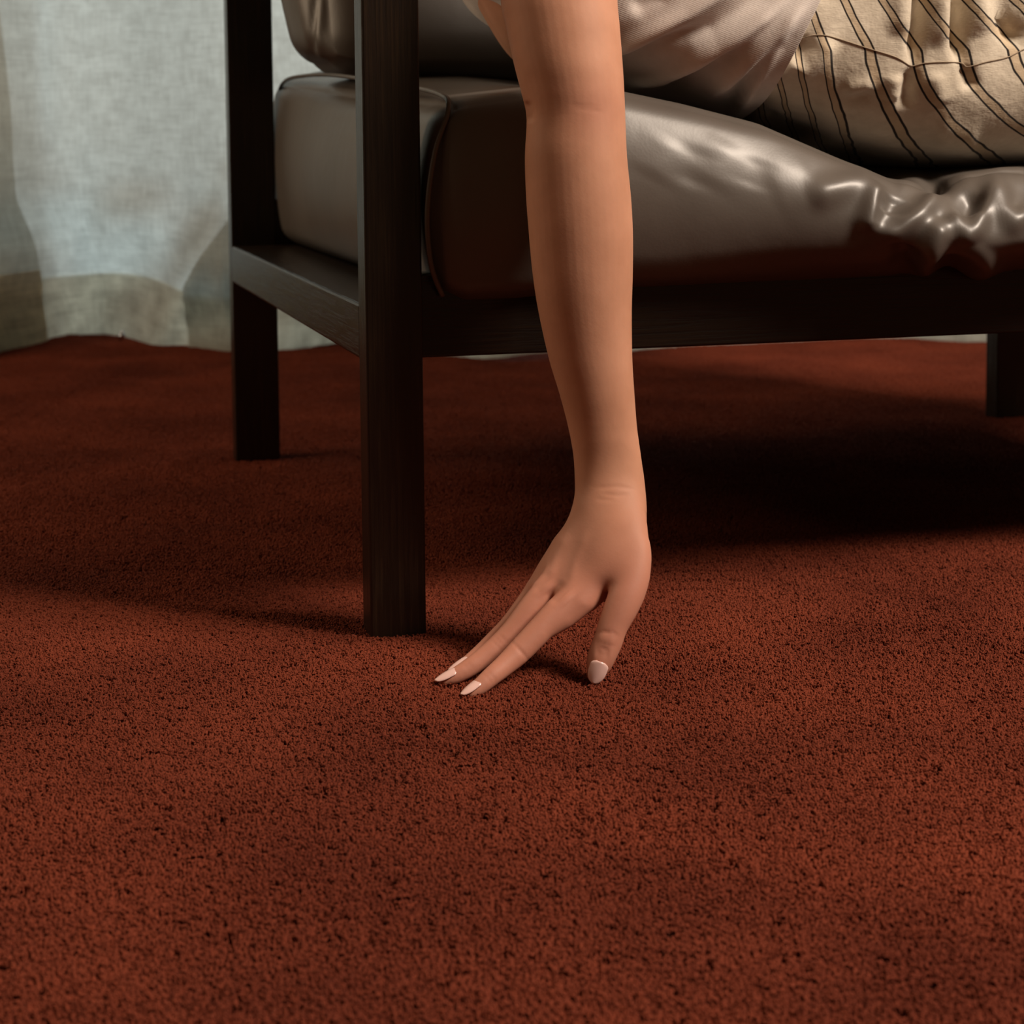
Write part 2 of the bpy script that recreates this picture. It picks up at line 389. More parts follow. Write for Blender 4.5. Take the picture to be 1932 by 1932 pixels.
pm = pile.modifiers.new('pile', 'NODES'); pm.node_group = ng

# ------------------------------------------------------------------ curtain
FOOT_R = [-2.2, -1.6, -1.2, -.95, -.80, -.76, -.70, -.64, -.52, -.40, -.30, -.24, -.12, .016, .12, .217, .42, .65, .76, .95, 1.4, 2.2]
FOOT_D = [2.85, 2.75, 2.95, 2.80, 2.78, 2.80, 3.05, 3.04, 2.89, 2.81, 2.84, 2.90, 2.78, 2.63, 2.66, 2.77, 2.88, 2.89, 2.80, 2.80, 2.9, 2.8]
def fold(r, z):                                        # depth offset of the cloth at r across, z up
    fd = float(np.interp(r, FOOT_R, FOOT_D)) - 2.8 - .04
    f = fd * (.35 + .65 * math.exp(-(z / .16) ** 2)) + .018 * math.sin(r * 9.0 + .8) + .008 * math.sin(r * 23 + 1.0 + 1.5 * z)
    f += .05 * math.exp(-((r + .78 - .06 * math.sin(z * 9)) / .045) ** 2) * -1          # left-hand fold standing forward
    k = max(0, 1 - z / .26)                            # the cloth is too long: it buckles towards the floor
    f += k * (1 - k) * 2.2 * (.045 * math.sin(r * 12 + z * 24) + .03 * math.sin(r * 27 - z * 31 + 1.2))
    f += -.035 * math.exp(-((r + .42 + (z - .2) * -.55) / .03) ** 2) * min(1, max(0, (.30 - z) / .1))   # slanting crease beside the chair
    return f
def zwave(r): return -.006 + .010 * math.sin(r * 7.3 + 1.0) + .006 * math.sin(r * 19)
def sheet(name, r0, r1, z0, z1, nr, nz_, off, m, parent, edge=None):
    V = []; UV = []; Fs = []
    for j in range(nz_ + 1):
        for i in range(nr + 1):
            t = j / nz_; z = z0 + (z1 - z0) * t ** 1.35
            a, b = edge(z) if edge else (r0, r1); r = a + (b - a) * i / nr
            zz = z + zwave(r) * max(0, 1 - z / .35)
            V.append(room(r, 2.80 + fold(r, z) + off, zz)); UV.append((r, z))
    for j in range(nz_):
        for i in range(nr): a = j * (nr + 1) + i; Fs.append((a, a + 1, a + nr + 2, a + nr + 1))
    o = mesh_obj(name, V, Fs, m, parent); uvl = o.data.uv_layers.new(name='UVMap')
    li = np.empty(len(o.data.loops), dtype=np.int32); o.data.loops.foreach_get('vertex_index', li)
    uvl.data.foreach_set('uv', np.array(UV, dtype=np.float32)[li].ravel()); return o
curtain = tag(empty('curtain', room(0, 2.8, 0)), 'sheer off-white linen curtain with a deep hem trailing on the rust carpet', 'curtain')
bpy.context.view_layer.update(); cinv = curtain.matrix_world.inverted()
LEFT = lambda z: (-2.1, float(np.interp(z, [0, .1, .25, .5, 1], [-.712, -.705, -.718, -.735, -.77])))
FLAP = lambda z: (float(np.interp(z, [0, .06, .11, .16, .215], [-.467, -.470, -.464, -.43, -.388])), -.372)
for o in (sheet('cloth', 0, 0, -.004, 2.35, 160, 110, -.035, M_CURT, curtain, LEFT), sheet('hem', 0, 0, -.004, .12, 160, 14, -.037, M_HEM, curtain, LEFT),
          sheet('folded_corner', 0, 0, -.004, .213, 24, 40, -.012, M_CURT, curtain, FLAP), sheet('cloth', -2.1, 2.1, 0, 2.35, 420, 110, 0, M_CURT, curtain), sheet('hem', -2.1, 2.1, 0.0, .105, 420, 14, .004, M_HEM, curtain)):
    o.matrix_parent_inverse = cinv
V, Fs = loft([P(228, 640, 2.70), P(229, 633, 2.70), P(230, 627, 2.70)], [RT * .003, RT * .006, RT * .003], [FW * .003, FW * .006, FW * .003], n=12, k=4)
o = mesh_obj('hem_weight', V, Fs, M_METAL, curtain); o.matrix_parent_inverse = cinv; o['label'] = 'small shiny metal hem weight'

# ------------------------------------------------------------------ armchair
chair = tag(empty('armchair'), 'low brown leather armchair with dark square wooden frame on rust carpet', 'armchair')
LW, LT, DEP, RW, RT_, RB, XR = .03735, .0253, .679, .0447, .2166, .1800, .856
ZB, ZARM = -.0105, .545
XO = XR + RW                                           # outer right
box_obj('leg', (0, 0, ZB), (LW, LT, ZARM), M_WOOD_V, chair)
box_obj('leg', (XO - LW, 0, ZB), (XO, LT, ZARM), M_WOOD_V, chair)
box_obj('leg', (0, DEP, ZB), (RW, DEP + LT, .72), M_WOOD_V, chair)
box_obj('leg', (XR, DEP, ZB), (XO, DEP + LT, .72), M_WOOD_V, chair)
RI = .075
box_obj('side_rail', (0, LT - .002, RB), (RI, DEP + .002, RT_), M_WOOD_Y, chair, .002)
box_obj('side_rail', (XO - RI, LT - .002, RB), (XO, DEP + .002, RT_), M_WOOD_Y, chair, .002)
box_obj('front_rail', (LW - .002, .005, RB + .0015), (XO - LW + .002, .024, RT_ + .020), M_WOOD_X, chair, .0015)
box_obj('back_rail', (RW - .002, DEP + .001, RB), (XO - RW + .002, DEP + LT - .002, .262), M_WOOD_X, chair)
box_obj('seat_deck', (RI - .002, .022, RT_ - .022), (XO - RI + .002, DEP + .004, RT_ - .004), M_WOOD_X, chair)
box_obj('armrest', (-.012, -.012, ZARM - .002), (.055, DEP + .02, ZARM + .024), M_WOOD_Y, chair, .004)
box_obj('armrest', (XO - .055, -.012, ZARM - .002), (XO + .012, DEP + .02, ZARM + .024), M_WOOD_Y, chair, .004)
box_obj('back_slat', (RW - .002, DEP + .003, .64), (XO - RW + .002, DEP + .021, .715), M_WOOD_X, chair, .003)
box_obj('back_slat', (RW - .002, DEP + .003, .53), (XO - RW + .002, DEP + .021, .58), M_WOOD_X, chair, .003)

def rounded_box(name, lo, hi, r, n, deform, m, parent):
    lo, hi = np.array(lo), np.array(hi); cen, h = (lo + hi) / 2, (hi - lo) / 2
    bm = bmesh.new(); V = []; Fs = []; key = {}
    def vid(p):
        k = tuple(np.round(p, 6))
        if k not in key: key[k] = len(V); V.append(p)
        return key[k]
    for ax in range(3):
        a, b = [i for i in range(3) if i != ax]
        for s in (-1, 1):
            ga = np.linspace(-1, 1, n[a] + 1); gb = np.linspace(-1, 1, n[b] + 1)
            idx = [[None] * (n[b] + 1) for _ in range(n[a] + 1)]
            for i, x in enumerate(ga):
                for j, y in enumerate(gb):
                    q = np.zeros(3); q[ax] = s; q[a] = x; q[b] = y; idx[i][j] = vid(q)
            for i in range(n[a]):
                for j in range(n[b]):
                    f = [idx[i][j], idx[i + 1][j], idx[i + 1][j + 1], idx[i][j + 1]]
                    flip = (s > 0) != (ax != 1)
                    Fs.append(tuple(f if not flip else f[::-1]))
    Q = np.array(V); q = Q * h
    inner = np.clip(q, -(h - r), h - r); dv = q - inner; L = np.linalg.norm(dv, axis=1, keepdims=True)
    out = inner + np.where(L > 1e-9, dv / np.maximum(L, 1e-9), 0) * r
    X = cen + out; X = deform(X, Q)
    bm.free(); o = mesh_obj(name, X, Fs, m, parent)
    b2 = bmesh.new(); b2.from_mesh(o.data); bmesh.ops.recalc_face_normals(b2, faces=b2.faces[:]); b2.to_mesh(o.data); b2.free()
    return o
SX0, SX1, SY0, SY1, SZ0, SZ1 = .054, .846, -.006, .728, .2170, .353
SAGX = [.05, .12, .17, .22, .274, .332, .37, .397, .425, .467, .55, .65, .75, .85]
SAGZ = [.347, .357, .3565, .347, .3345, .3115, .297, .291, .296, .299, .303, .312, .33, .347]
def seat_deform(X, Q):
    x, y, z = X.T.copy(); u, v, w = Q.T
    bu, bv, bw = 1 - u ** 2, 1 - v ** 2, 1 - w ** 2
    top = np.clip((w + 1) / 2, 0, 1)
    f_edge = np.interp(x, SAGX, SAGZ) - SZ1            # how the front edge dips under the sitter
    crown = .040 * np.clip(1 - np.abs(u) ** 2.4, 0, 1) * np.clip((1 - np.clip(-v, 0, 1) ** 2.0), 0, 1)
    sit = -.085 * np.exp(-((x - .47) / .26) ** 2) * np.exp(-((y - .25) / .30) ** 2)
    k = np.clip((1 - v) / 2, 0, 1)
    rear = .030 * np.clip((v + 1) / 2, 0, 1)
    z = z + top * (f_edge * (k ** 1.2) + (crown + sit) * np.clip((1.02 - k), 0, 1) ** .6 + rear)
    y = y - .030 * bu ** .5 * np.clip(bw, 0, 1) * np.clip(-v, 0, 1) ** 4 + .015 * bw * np.clip(v, 0, 1) ** 4
    x = x + np.sign(u) * (.008 * bv * bw * np.abs(u) ** 4 + .0135 * np.clip(bw, 0, 1) ** .7 * np.abs(u) ** 8 * (1 - .55 * np.clip(v, 0, 1)))
    w0 = np.interp(x, [0, .2, .3, .38, .5], [-.66, -.62, -.42, -.16, -.08])
    y = y + .075 * np.clip((w0 + .06 - w) / 1.1, 0, 1) ** 1.9 * np.clip(-v, 0, 1) ** 3 * np.clip((x - .10) / .06, 0, 1)
    # the front droops over the rail where the sitter presses it
    dr = np.exp(-((x - .44) / .12) ** 2) * np.clip(-v, 0, 1) ** 6
    y = y - .022 * dr * np.clip(1 - (w - .0) ** 2, 0, 1)
    return np.stack([x, y, z], 1)
seat = rounded_box('seat_cushion', (SX0, SY0, SZ0), (SX1, SY1, SZ1), .016, (330, 120, 90), seat_deform, M_LEATHER, chair)
WR = [  # leather folds pinched under the hip (raised crests, sunk valleys)
    ([(1230, 340), (1272, 262)], .0013, 46), ([(1330, 350), (1378, 268)], .0014, 48), ([(1450, 362), (1535, 322)], .0014, 50), ([(1296, 356), (1324, 276)], -.0011, 42), ([(1410, 356), (1432, 296)], -.0010, 42),
    ([(1520, 372), (1600, 352), (1655, 346)], 0.0063, 26), ([(1655, 350), (1644, 385), (1636, 415), (1636, 442)], 0.0081, 18), ([(1640, 446), (1690, 436), (1735, 405), (1780, 360)], 0.0081, 18),
    ([(1690, 372), (1678, 405)], -0.0045, 21), ([(1690, 352), (1745, 346)], 0.0036, 16), ([(1748, 352), (1764, 348), (1776, 338)], -0.0144, 19),
    ([(1790, 372), (1820, 352), (1885, 340), (1960, 334)], 0.0072, 24), ([(1882, 350), (1855, 400), (1824, 462)], 0.0081, 18), ([(1788, 408), (1808, 435), (1822, 464)], 0.0072, 16), ([(1838, 372), (1826, 410)], -0.0072, 21),
    ([(1778, 418), (1752, 470), (1738, 522)], 0.0108, 26), ([(1715, 460), (1705, 520)], -0.0090, 26), ([(1893, 350), (1890, 400), (1912, 420), (1950, 400)], 0.0063, 18), ([(1790, 480), (1785, 540)], -0.0090, 28),
    ([(1870, 470), (1826, 555)], 0.0090, 28)]
carve(seat.data, WR)
sm = seat.modifiers.new('relax', 'SMOOTH'); sm.factor = .5; sm.iterations = 6
# welted seams round the left-hand side panel
def on_seat(y, z, x): return (x, y, z)
side_loop = [(.060, .726, .350), (.055, .712, .368), (.0545, .66, .380), (.056, .55, .381), (.056, .42, .3775), (.056, .28, .370), (.057, .15, .362), (.058, .06, .3555), (.0585, .022, .351), (.0565, .002, .347),
             (.054, -.004, .338), (.046, -.0065, .318), (.0405, -.008, .29), (.0395, -.007, .265), (.043, -.004, .24), (.051, .001, .222)]
V, Fs = wire(side_loop, .0018, 8, 6)
wl = mesh_obj('piping', V, Fs, M_LEATHER, seat)
def back_deform(X, Q):
    x, y, z = X.T.copy(); u, v, w = Q.T; bu, bv, bw = 1 - u ** 2, 1 - v ** 2, 1 - w ** 2
    y = y + np.sign(v) * .030 * bu * bw * np.abs(v) ** 2 + .16 * (w + 1) / 2
    x = x + np.sign(u) * .028 * np.clip(bw, 0, 1) ** .7 * bv * np.abs(u) ** 3
    z = z + np.sign(w) * .018 * bu * bv * np.abs(w) ** 2 - .012 * np.clip(-w, 0, 1) * (1 - np.abs(u)) ** .5 * bv * 0
    return np.stack([x, y, z], 1)
back = rounded_box('back_cushion', (.046, .400, .380), (.856, .545, .80), .036, (240, 40, 110), back_deform, M_LEATHER, chair)
carve(back.data, [([(594, 114), (589, 70), (598, -20)], -.0025, 7), ([(602, 112), (598, 70), (607, -20)], .0015, 7)])

# ------------------------------------------------------------------ person
person = tag(empty('person', (0.3, 0.2, .33)), 'person in grey ribbed top and striped trousers reclining on armchair, bare arm hanging down', 'person')
bpy.context.view_layer.update(); pinv = person.matrix_world.inverted()
def adopt(o, p=person): o.parent = p; o.matrix_parent_inverse = p.matrix_world.inverted(); return o
EDGE = [  # v, left u, right u, depth, flatness of the hanging arm
    (-760, 950, 1190, 1.215, .95), (-560, 935, 1175, 1.195, .95), (-300, 935, 1167, 1.175, .95), (-120, 938, 1163, 1.162, .95), (0, 944, 1165, 1.155, .95), (47, 953, 1169, 1.152, .95), (124, 970, 1175, 1.147, .93), (174, 983, 1178, 1.145, .90), (224, 993, 1180, 1.144, .88),
    (295, 990, 1183, 1.144, .90), (366, 992, 1190, 1.145, .90), (435, 997, 1194, 1.146, .90), (512, 1004, 1194, 1.147, .88), (585, 1015, 1192, 1.148, .86), (676, 1035, 1193, 1.150, .84), (742, 1055, 1197, 1.151, .82),
    (807, 1072, 1202, 1.152, .80), (864, 1082, 1210, 1.152, .78), (921, 1084, 1218, 1.151, .76), (965, 1080, 1221, 1.149, .74)]
c = [P((l + r) / 2, v, d) for v, l, r, d, f in EDGE]
A = [RM[0] * (r - l) / 2 * d / F_PX for v, l, r, d, f in EDGE]; B = [RM[2] * (r - l) / 2 * d / F_PX * f for v, l, r, d, f in EDGE]
parts = [loft(c, A, B, n=40, k=4)]
def slab(rings, n=32):
    cc = []; AA = []; BB = []
    for i, (l, r, th) in enumerate(rings):
        Lp, Rp = P(*l), P(*r); cc.append((Lp + Rp) / 2); AA.append((Rp - Lp) / 2)
    for i, (l, r, th) in enumerate(rings):
        T = nz(cc[min(i + 1, len(cc) - 1)] - cc[max(i - 1, 0)]); BB.append(nz(np.cross(AA[i], T)) * th)
    return loft(cc, AA, BB, n=n, k=5, capk=(.5, .7))
# back of the hand, wrist to knuckles
parts.append(slab([((1096, 880, 1.153), (1206, 882, 1.151), .010), ((1086, 922, 1.151), (1217, 926, 1.147), .0160), ((1081, 948, 1.150), (1220, 955, 1.142), .0168), ((1066, 985, 1.150), (1218, 1010, 1.133), .0160),
                   ((1039, 1032, 1.150), (1200, 1062, 1.125), .0150), ((1018, 1076, 1.148), (1156, 1112, 1.118), .0138), ((1000, 1112, 1.146), (1120, 1146, 1.112), .0112)]))
parts.append(slab([((1110, 935, 1.146), (1216, 950, 1.140), .012), ((1100, 1005, 1.136), (1224, 1022, 1.123), .0125), ((1094, 1050, 1.128), (1218, 1066, 1.115), .0115), ((1100, 1082, 1.121), (1196, 1092, 1.112), .0095), ((1108, 1102, 1.117), (1156, 1104, 1.112), .0065)]))
FING = dict(
    index=[(1128, 1048, 1.130, 24), (1100, 1092, 1.122, 27), (1070, 1133, 1.1135, 26.5), (1040, 1166, 1.107, 25.5), (1006, 1202, 1.101, 24.5), (978, 1231, 1.096, 23.5), (951, 1256, 1.089, 20.5), (926, 1277, 1.082, 18.5), (903, 1297, 1.077, 16.0), (888, 1308, 1.074, 11.5)],
    middle=[(1086, 1025, 1.141, 23), (1058, 1070, 1.136, 25), (1031, 1111, 1.129, 25), (1000, 1149, 1.123, 24), (968, 1190, 1.118, 22.5), (941, 1218, 1.114, 22), (912, 1241, 1.109, 19.5), (884, 1261, 1.104, 18.0), (856, 1277, 1.100, 15.5), (838, 1285, 1.098, 11)],
    ring=[(1066, 1020, 1.150, 21), (1040, 1065, 1.149, 22), (1013, 1110, 1.146, 21), (990, 1142, 1.142, 20), (962, 1179, 1.138, 19.5), (934, 1208, 1.134, 19), (908, 1232, 1.129, 17.5), (886, 1250, 1.124, 16), (864, 1264, 1.120, 11.5)],
    pinky=[(1062, 1020, 1.163, 17), (1042, 1060, 1.165, 19), (1016, 1102, 1.164, 18.5), (998, 1142, 1.162, 17.5), (980, 1174, 1.158, 16.5), (966, 1197, 1.154, 15), (956, 1213, 1.150, 11)],
    radial=[(1136, 1050, 1.127, 26), (1116, 1104, 1.118, 30), (1088, 1144, 1.1115, 26), (1052, 1178, 1.1065, 20), (1030, 1196, 1.1035, 13)],
    thumb=[(1172, 985, 1.134, 40, .75), (1190, 1040, 1.122, 39, .8), (1192, 1080, 1.115, 36, .85), (1183, 1118, 1.110, 34.5), (1170, 1150, 1.106, 32), (1156, 1182, 1.103, 28.5), (1146, 1212, 1.101, 28), (1136, 1236, 1.099, 27), (1128, 1258, 1.098, 23.5), (1122, 1274, 1.097, 16)])
for k_, f in FING.items(): parts.append(tube(f, flat=.92))
body = remesh('body', parts, .00115, 7, M_SKIN, None); adopt(body)
def relax(me, spots, it):
    V, N = get_vn(me); uv, _ = proj(V); E = np.empty(len(me.edges) * 2, dtype=np.int64); me.edges.foreach_get('vertices', E); E = E.reshape(-1, 2)
    cnt = np.bincount(E.ravel(), minlength=len(V))[:, None]; w = np.zeros(len(V))
    for u, v, r in spots: w = np.maximum(w, np.exp(-(np.hypot(uv[:, 0] - u, uv[:, 1] - v) / r) ** 4))
    w = (w * .6)[:, None]
    for _ in range(it):
        S = np.stack([np.bincount(E[:, 0], V[E[:, 1], k], len(V)) + np.bincount(E[:, 1], V[E[:, 0], k], len(V)) for k in range(3)], 1) / np.maximum(cnt, 1)
        V = V + (S - V) * w
    set_v(me, V)
relax(body.data, [(1130, 1030, 62), (1085, 1060, 45), (1150, 940, 55), (1150, 890, 45), (1110, 1000, 50)], 220)
relax(body.data, [(1118, 1110, 26), (1060, 1105, 28), (1185, 1070, 40), (1055, 1190, 26), (1090, 1165, 26)], 40)
CR = []
def crease(line, amp=-.00022, w=3.4): CR.append((line, amp, w))
crease([(1118, 1196), (1140, 1192), (1152, 1197)]); crease([(1138, 1192), (1158, 1194), (1170, 1203)]); crease([(1130, 1212), (1150, 1218), (1163, 1220)]); crease([(1132, 1221), (1148, 1226)], -.0004)
CR.append(([(1122, 1230), (1152, 1234)], -.0007, 11)); CR.append(([(1126, 1205), (1160, 1208)], .0004, 10))
for (x, y), (dx, dy) in (((982, 1228), (13, 15)), ((975, 1222), (13, 15)), ((988, 1236), (11, 13)), ((944, 1213), (12, 13)), ((938, 1219), (12, 13)), ((950, 1207), (11, 12)), ((927, 1276), (9, 11)), ((921, 1281), (9, 10)), ((888, 1258), (8, 10)), ((882, 1262), (8, 10))):
    crease([(x - dx, y - dy), (x + 3, y + 2), (x + dx, y + dy)], -.0002, 3.0)
crease([(1120, 921), (1165, 918), (1200, 924)], -.00022, 4); crease([(1135, 932), (1165, 935), (1190, 933)], -.00026, 4); crease([(1125, 942), (1160, 944)], -.0002, 4)
CR += [([(1064, 1122), (1076, 1136)], .0009, 20), ([(1028, 1102), (1038, 1116)], .0009, 17), ([(1001, 1094), (1008, 1106)], .0006, 14), ([(1040, 1140), (1052, 1118), (1062, 1095)], -.0006, 11), ([(1010, 1120), (1022, 1098), (1034, 1075)], -.0005, 9),
       ([(990, 190), (997, 214), (996, 232)], -.0022, 9), 
       ([(1080, 204), (1110, 207), (1140, 212)], -.00018, 4), ([(1075, 197), (1105, 199), (1130, 202)], -.00014, 3.5), ([(1075, 1005), (1050, 1050), (1036, 1100)], .0006, 9), ([(1110, 1000), (1085, 1060), (1075, 1110)], .0005, 9)]
carve(body.data, CR)
V, N = get_vn(body.data); uv, _ = proj(V)
fl = np.zeros(len(V))
for (u, v), r, a in (((1150, 1213), 30, .6), ((1180, 1110), 60, .4), ((980, 1230), 25, .5), ((942, 1217), 22, .5), ((1068, 1130), 30, .5), ((1030, 1108), 26, .45), ((926, 1277), 18, .4), ((1120, 200), 60, .3), ((900, 1300), 25, .4), ((850, 1282), 22, .4)):
    fl = np.maximum(fl, a * np.exp(-(np.hypot(uv[:, 0] - u, uv[:, 1] - v) / r) ** 2))
fl = np.maximum(fl, np.clip((uv[:, 1] - 880) / 220, 0, 1) * .62)
at = body.data.attributes.new('flush', 'FLOAT', 'POINT'); at.data.foreach_set('value', fl.astype(np.float32))

def nail(A0, A1, r0, r1, up, w, ext, label):
    A0, A1 = P(*A0), P(*A1); t = nz(A1 - A0); n = nz(up - t * (up @ t)); s = np.cross(t, n)
    V = []; Fs = []; ns, nt_ = 14, 12
    for layer in (0, 1):
        for i in range(ns + 1):
            q = i / ns; ww = w * math.sqrt(max(.02, 1 - .8 * max(0, 1 - q / .2) ** 2)) * (1 - .10 * q) * math.sqrt(max(.0, 1 - max(0, (q - .45) / .55) ** 1.9) + .004)
            c = A0 + (A1 - A0 + t * ext) * q + n * (r0 + (r1 - r0) * q + .0004 + .0004 * math.sin(q * 3.1))
            for j in range(nt_ + 1):
                x = -1 + 2 * j / nt_
                V.append(c + s * ww * x * .98 - n * (ww * .38 * x * x + layer * .0007))
    m = (ns + 1) * (nt_ + 1)
    for i in range(ns):
        for j in range(nt_):
            a = i * (nt_ + 1) + j; f = (a, a + 1, a + nt_ + 2, a + nt_ + 1); Fs.append(f); Fs.append(tuple(m + x for x in reversed(f)))
    rim = [j for j in range(nt_ + 1)] + [i * (nt_ + 1) + nt_ for i in range(1, ns + 1)] + [ns * (nt_ + 1) + j for j in range(nt_ - 1, -1, -1)] + [i * (nt_ + 1) for i in range(ns - 1, 0, -1)]
    for a, b in zip(rim, rim[1:] + rim[:1]): Fs.append((b, a, m + a, m + b))
    o = mesh_obj('fingernail', V, Fs, M_NAIL); adopt(o)
    b2 = bmesh.new(); b2.from_mesh(o.data); bmesh.ops.recalc_face_normals(b2, faces=b2.faces[:]); b2.to_mesh(o.data); b2.free()
    if label: o['label'] = label
    return o
TOC = -RM[2]; UPL = nz(-RM[0] * .62 + RM[1] * .78)
pxm = 1.09 / F_PX
nail((1133, 1247, 1.098), (1123, 1276, 1.097), 24 * pxm, 17 * pxm, nz(TOC + RM[0] * -.03 + RM[1] * .15), 18.5 * pxm, .0042, 'blush polished thumb nail')
nail((908, 1294, 1.0785), (882, 1312, 1.073), 15 * pxm, 9.5 * pxm, nz(UPL * .9 + TOC * .48), 13.5 * pxm, .0040, None)
nail((862, 1274, 1.1012), (834, 1287, 1.0975), 15 * pxm, 9.5 * pxm, nz(UPL * .9 + TOC * .45), 13 * pxm, .0042, None)
nail((886, 1250, 1.1240), (860, 1266, 1.120), 14 * pxm, 10 * pxm, nz(UPL * .9 + TOC * .42), 12.5 * pxm, .0045, None)
nail((968, 1199, 1.1525), (953, 1215, 1.149), 13 * pxm, 9.5 * pxm, nz(UPL * .9 + TOC * .2), 10 * pxm, .0028, None)

# torso, neck, head (reclined against the left arm, mostly above the frame)
TR = [  # lower contour, upper contour, depth of middle, half width in depth
    ((1560, 290), (1600, -300), 1.42, .120), ((1400, 200), (1420, -340), 1.39, .112), ((1250, 165), (1300, -410), 1.375, .105), ((1100, 135), (1200, -490), 1.358, .108),
    ((980, 118), (1150, -600), 1.348, .112), ((892, -10), (1110, -690), 1.345, .124), ((790, -200), (1050, -770), 1.345, .140), ((720, -370), (960, -860), 1.345, .150), ((700, -520), (860, -900), 1.345, .085)]
def torso(rows, n=64, k=8, push=0, pw=.72, **kw):
    cc, AA, BB = [], [], []
    for lo, up, d, hd in rows:
        a, b = P(*lo, d), P(*up, d); cc.append((a + b) / 2); AA.append((a - b) / 2); BB.append(RM[2] * (hd + push))
    return loft(cc, AA, BB, n=n, k=k, pw=pw, **kw)
neck = tube([(800, -640, 1.345, 130), (740, -760, 1.345, 125), (690, -860, 1.345, 130)], n=24)
head = loft([P(720, -830, 1.345), P(660, -930, 1.345), P(600, -1060, 1.345), P(560, -1170, 1.345)], [RM[1] * .055, RM[1] * .085, RM[1] * .098, RM[1] * .07], [RM[2] * .050, RM[2] * .068, RM[2] * .074, RM[2] * .055], n=32)
nose = tube([(770, -1050, 1.345, 25), (810, -1010, 1.345, 30), (800, -985, 1.345, 26)], n=12)
shoulder = tube([(900, -640, 1.33, 190), (1000, -700, 1.26, 165), (1070, -700, 1.215, 130), (1062, -560, 1.198, 120)], n=32)
torso_o = remesh('torso', [torso(TR[1:]), neck, head, nose, shoulder], .006, 6, M_SKIN, None)
# the torso and the finely meshed arm are one body mesh
bmj = bmesh.new(); bmj.from_mesh(body.data); bmj.from_mesh(torso_o.data); bmj.to_mesh(body.data); bmj.free()
body.data.polygons.foreach_set('use_smooth', [True] * len(body.data.polygons))
old = torso_o.data; bpy.data.objects.remove(torso_o); bpy.data.meshes.remove(old)
V, Fs = loft([P(700, -900, 1.345), P(600, -960, 1.345), P(520, -1080, 1.345), P(520, -1200, 1.345)], [RM[1] * .04, RM[1] * .085, RM[1] * .10, RM[1] * .06], [RM[2] * .05, RM[2] * .08, RM[2] * .085, RM[2] * .06], n=32)
adopt(mesh_obj('hair', V, Fs, M_HAIR, closed=True))

def uv_from(o, fn):
    V, N = get_vn(o.data); q, d = proj(V); U = fn(q, V).astype(np.float32)
    l = o.data.uv_layers.new(name='UVMap'); li = np.empty(len(o.data.loops), dtype=np.int32); o.data.loops.foreach_get('vertex_index', li)
    l.data.foreach_set('uv', U[li].ravel())
# ribbed tank top
TT = [((1398, 226), (1655, -330), 1.395, .172), ((1375, 222), (1540, -350), 1.390, .168), ((1290, 197), (1400, -390), 1.372, .156), ((1190, 170), (1290, -440), 1.36, .147), ((1080, 142), (1200, -510), 1.352, .142), ((1005, 98), (1160, -590), 1.35, .145),
      ((945, 40), (1130, -650), 1.348, .152), ((872, -25), (1100, -700), 1.347, .162), ((800, -170), (1050, -770), 1.346, .163), ((760, -300), (1000, -820), 1.346, .160)]
V, Fs = torso(TT, n=200, k=16, pw=.40, capk=(.02, .5))
top = adopt(mesh_obj('tank_top', V, Fs, M_TOP, closed=True))
carve(top.data, [([(1120, 112), (1200, 78), (1300, 30), (1420, -50)], .009, 15), ([(1120, 135), (1220, 95), (1330, 45)], -.007, 16), ([(1180, 160), (1270, 138), (1360, 92), (1500, -10)], .009, 15),
                 ([(1240, 165), (1330, 135), (1400, 90)], -.008, 15), ([(1330, 185), (1400, 125), (1470, 60), (1530, 0)], .008, 15), ([(1300, 80), (1400, 20), (1480, -40)], -.006, 22), ([(1370, 200), (1440, 120), (1500, 55)], -.006, 13),
                 ([(1190, 20), (1260, -20)], -.005, 18), ([(1392, 214), (1440, 130), (1500, 40)], .006, 12)])
uv_from(top, lambda q, V: np.stack([(-q[:, 0] * .38 + q[:, 1] * .92) / 60.0, (q[:, 0] * .92 + q[:, 1] * .38) / 60.0], 1))
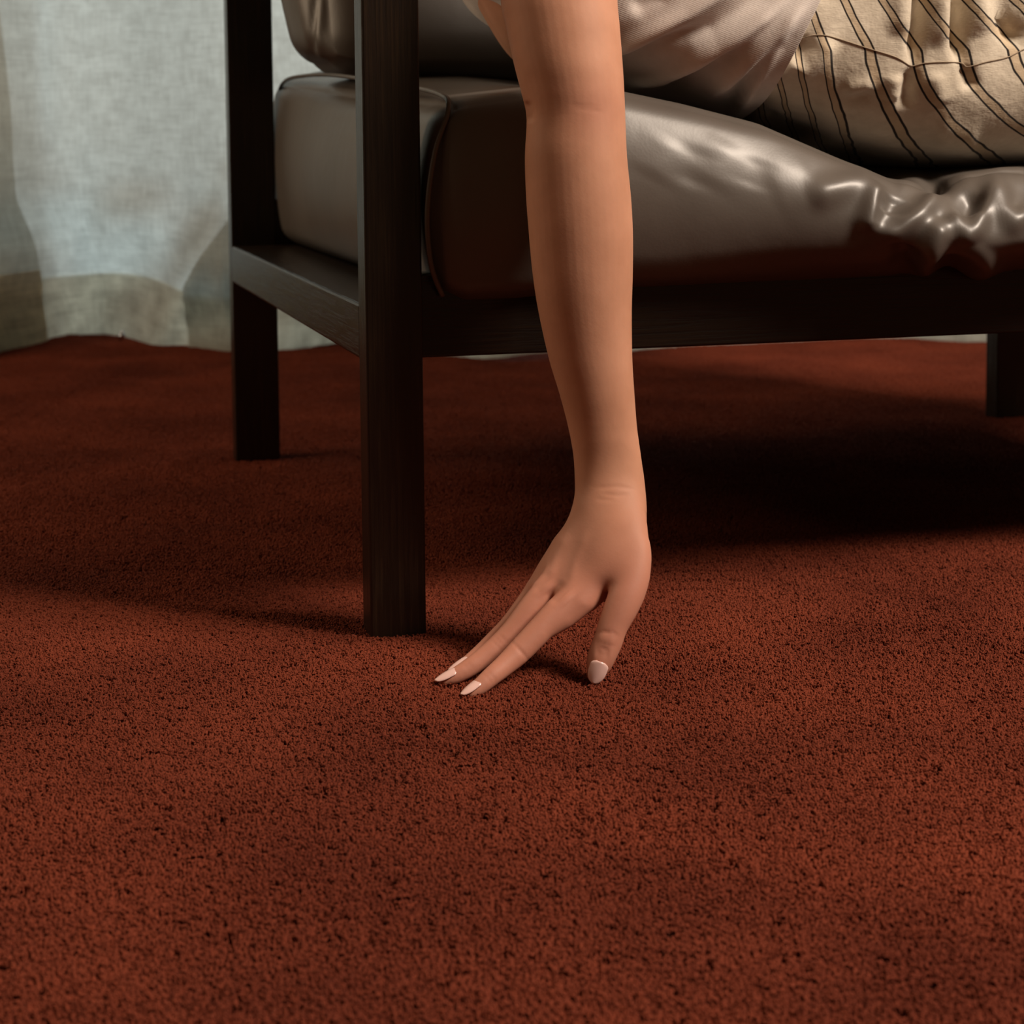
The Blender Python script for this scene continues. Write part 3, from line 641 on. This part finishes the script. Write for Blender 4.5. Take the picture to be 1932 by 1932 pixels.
# striped linen trousers
TP = [((1395, 205), (1560, -330), 1.390, .150), ((1425, 232), (1600, -330), 1.395, .152), ((1475, 250), (1640, -320), 1.405, .156), ((1560, 287), (1700, -300), 1.42, .164), ((1680, 316), (1780, -280), 1.44, .170), ((1800, 325), (1880, -260), 1.46, .172), ((1932, 322), (1990, -240), 1.48, .172),
      ((2080, 310), (2110, -230), 1.50, .168), ((2260, 280), (2260, -230), 1.525, .160), ((2600, 120), (2560, -330), 1.57, .150), ((2900, -60), (2800, -420), 1.61, .14)]
V, Fs = torso(TP, n=320, k=18, pw=.46, capk=(.2, .6))
tr = adopt(mesh_obj('trousers', V, Fs, M_STRIPE, closed=True))
carve(tr.data, [([(1740, -60), (1730, 60), (1722, 125)], -.012, 12), ([(1700, -40), (1700, 70)], .006, 22), ([(1812, -60), (1806, 50), (1812, 118)], -.014, 12), ([(1775, -40), (1772, 90)], .008, 18), ([(1845, -30), (1850, 70)], .008, 20), ([(1885, 10), (1905, 60), (1925, 80)], -.010, 14), ([(1930, -20), (1950, 60)], .006, 20),
                ([(1722, 128), (1712, 170), (1710, 210)], -.008, 14), ([(1690, 140), (1680, 190)], .004, 18), ([(1820, 125), (1835, 170)], -.006, 14), ([(1760, 135), (1775, 200)], .004, 20),
                ([(1500, 150), (1545, 110), (1570, 70)], .006, 18), ([(1500, 120), (1530, 70)], -.006, 14), ([(1440, 175), (1480, 130), (1520, 105)], .006, 16), ([(1430, 210), (1470, 240), (1540, 262)], -.006, 16), ([(1590, 170), (1650, 155)], .004, 14), ([(1590, 190), (1650, 180)], -.003, 12), ([(1560, 120), (1565, 230)], .002, 20), ([(1760, 250), (1850, 270)], .004, 26)])
PAIRS = [1250, 1310, 1365, 1415, 1462, 1505, 1556, 1640, 1726, 1815, 1912, 2010, 2110, 2220, 2340, 2480, 2640, 2820, 3000]
def stripe_s(q):
    x, y = q[:, 0], q[:, 1]; s = x.copy(); dy = y - 95
    for _ in range(12):
        kk = .0006 + np.clip(s - 1560, 0, 420) * 1.35e-5; ll = .13 + 0 * s; l2 = np.clip(.35 + (s - 1550) * .0016, .2, 1.0)
        dx = np.where(dy > 0, kk * dy ** 2 + ll * dy, l2 * np.maximum(dy, -260)); s = .5 * s + .5 * (x - dx)
    return np.interp(s, PAIRS, np.arange(len(PAIRS)))
V, N = get_vn(tr.data); q, _ = proj(V); st = stripe_s(q) + .40
at = tr.data.attributes.new('stripe', 'FLOAT', 'POINT'); at.data.foreach_set('value', st.astype(np.float32))
# the yoke seam: a fine welt laid on the trouser surface
from mathutils.bvhtree import BVHTree
bt = BVHTree.FromPolygons([Vector(v) for v in V], [tuple(p.vertices) for p in tr.data.polygons])
def on_mesh(line, n, off):
    ln = catmull(np.array(line, float), n); out = []
    for u, v in ln:
        h = bt.ray_cast(Vector(CAM), Vector(nz(ray(u, v))))
        if h[0] is not None: out.append(np.array(h[0]) + np.array(h[1]) * off * (1 if np.dot(h[1], CAM - np.array(h[0])) > 0 else -1))
    return np.array(out)
for line in ([(1488, 68), (1512, 70), (1538, 66), (1570, 70), (1640, 92), (1690, 108), (1718, 124), (1745, 119), (1780, 117), (1812, 119), (1826, 125), (1860, 117), (1900, 108), (1932, 93), (1980, 75)],):
    p = on_mesh(line, 8, .0004)
    if len(p) > 4:
        V, Fs = wire(p, .0004, 6, 1); o = mesh_obj('seam', V, Fs, M_SEAM); o.parent = tr; o.matrix_parent_inverse = tr.matrix_world.inverted()
bpy.context.view_layer.update()
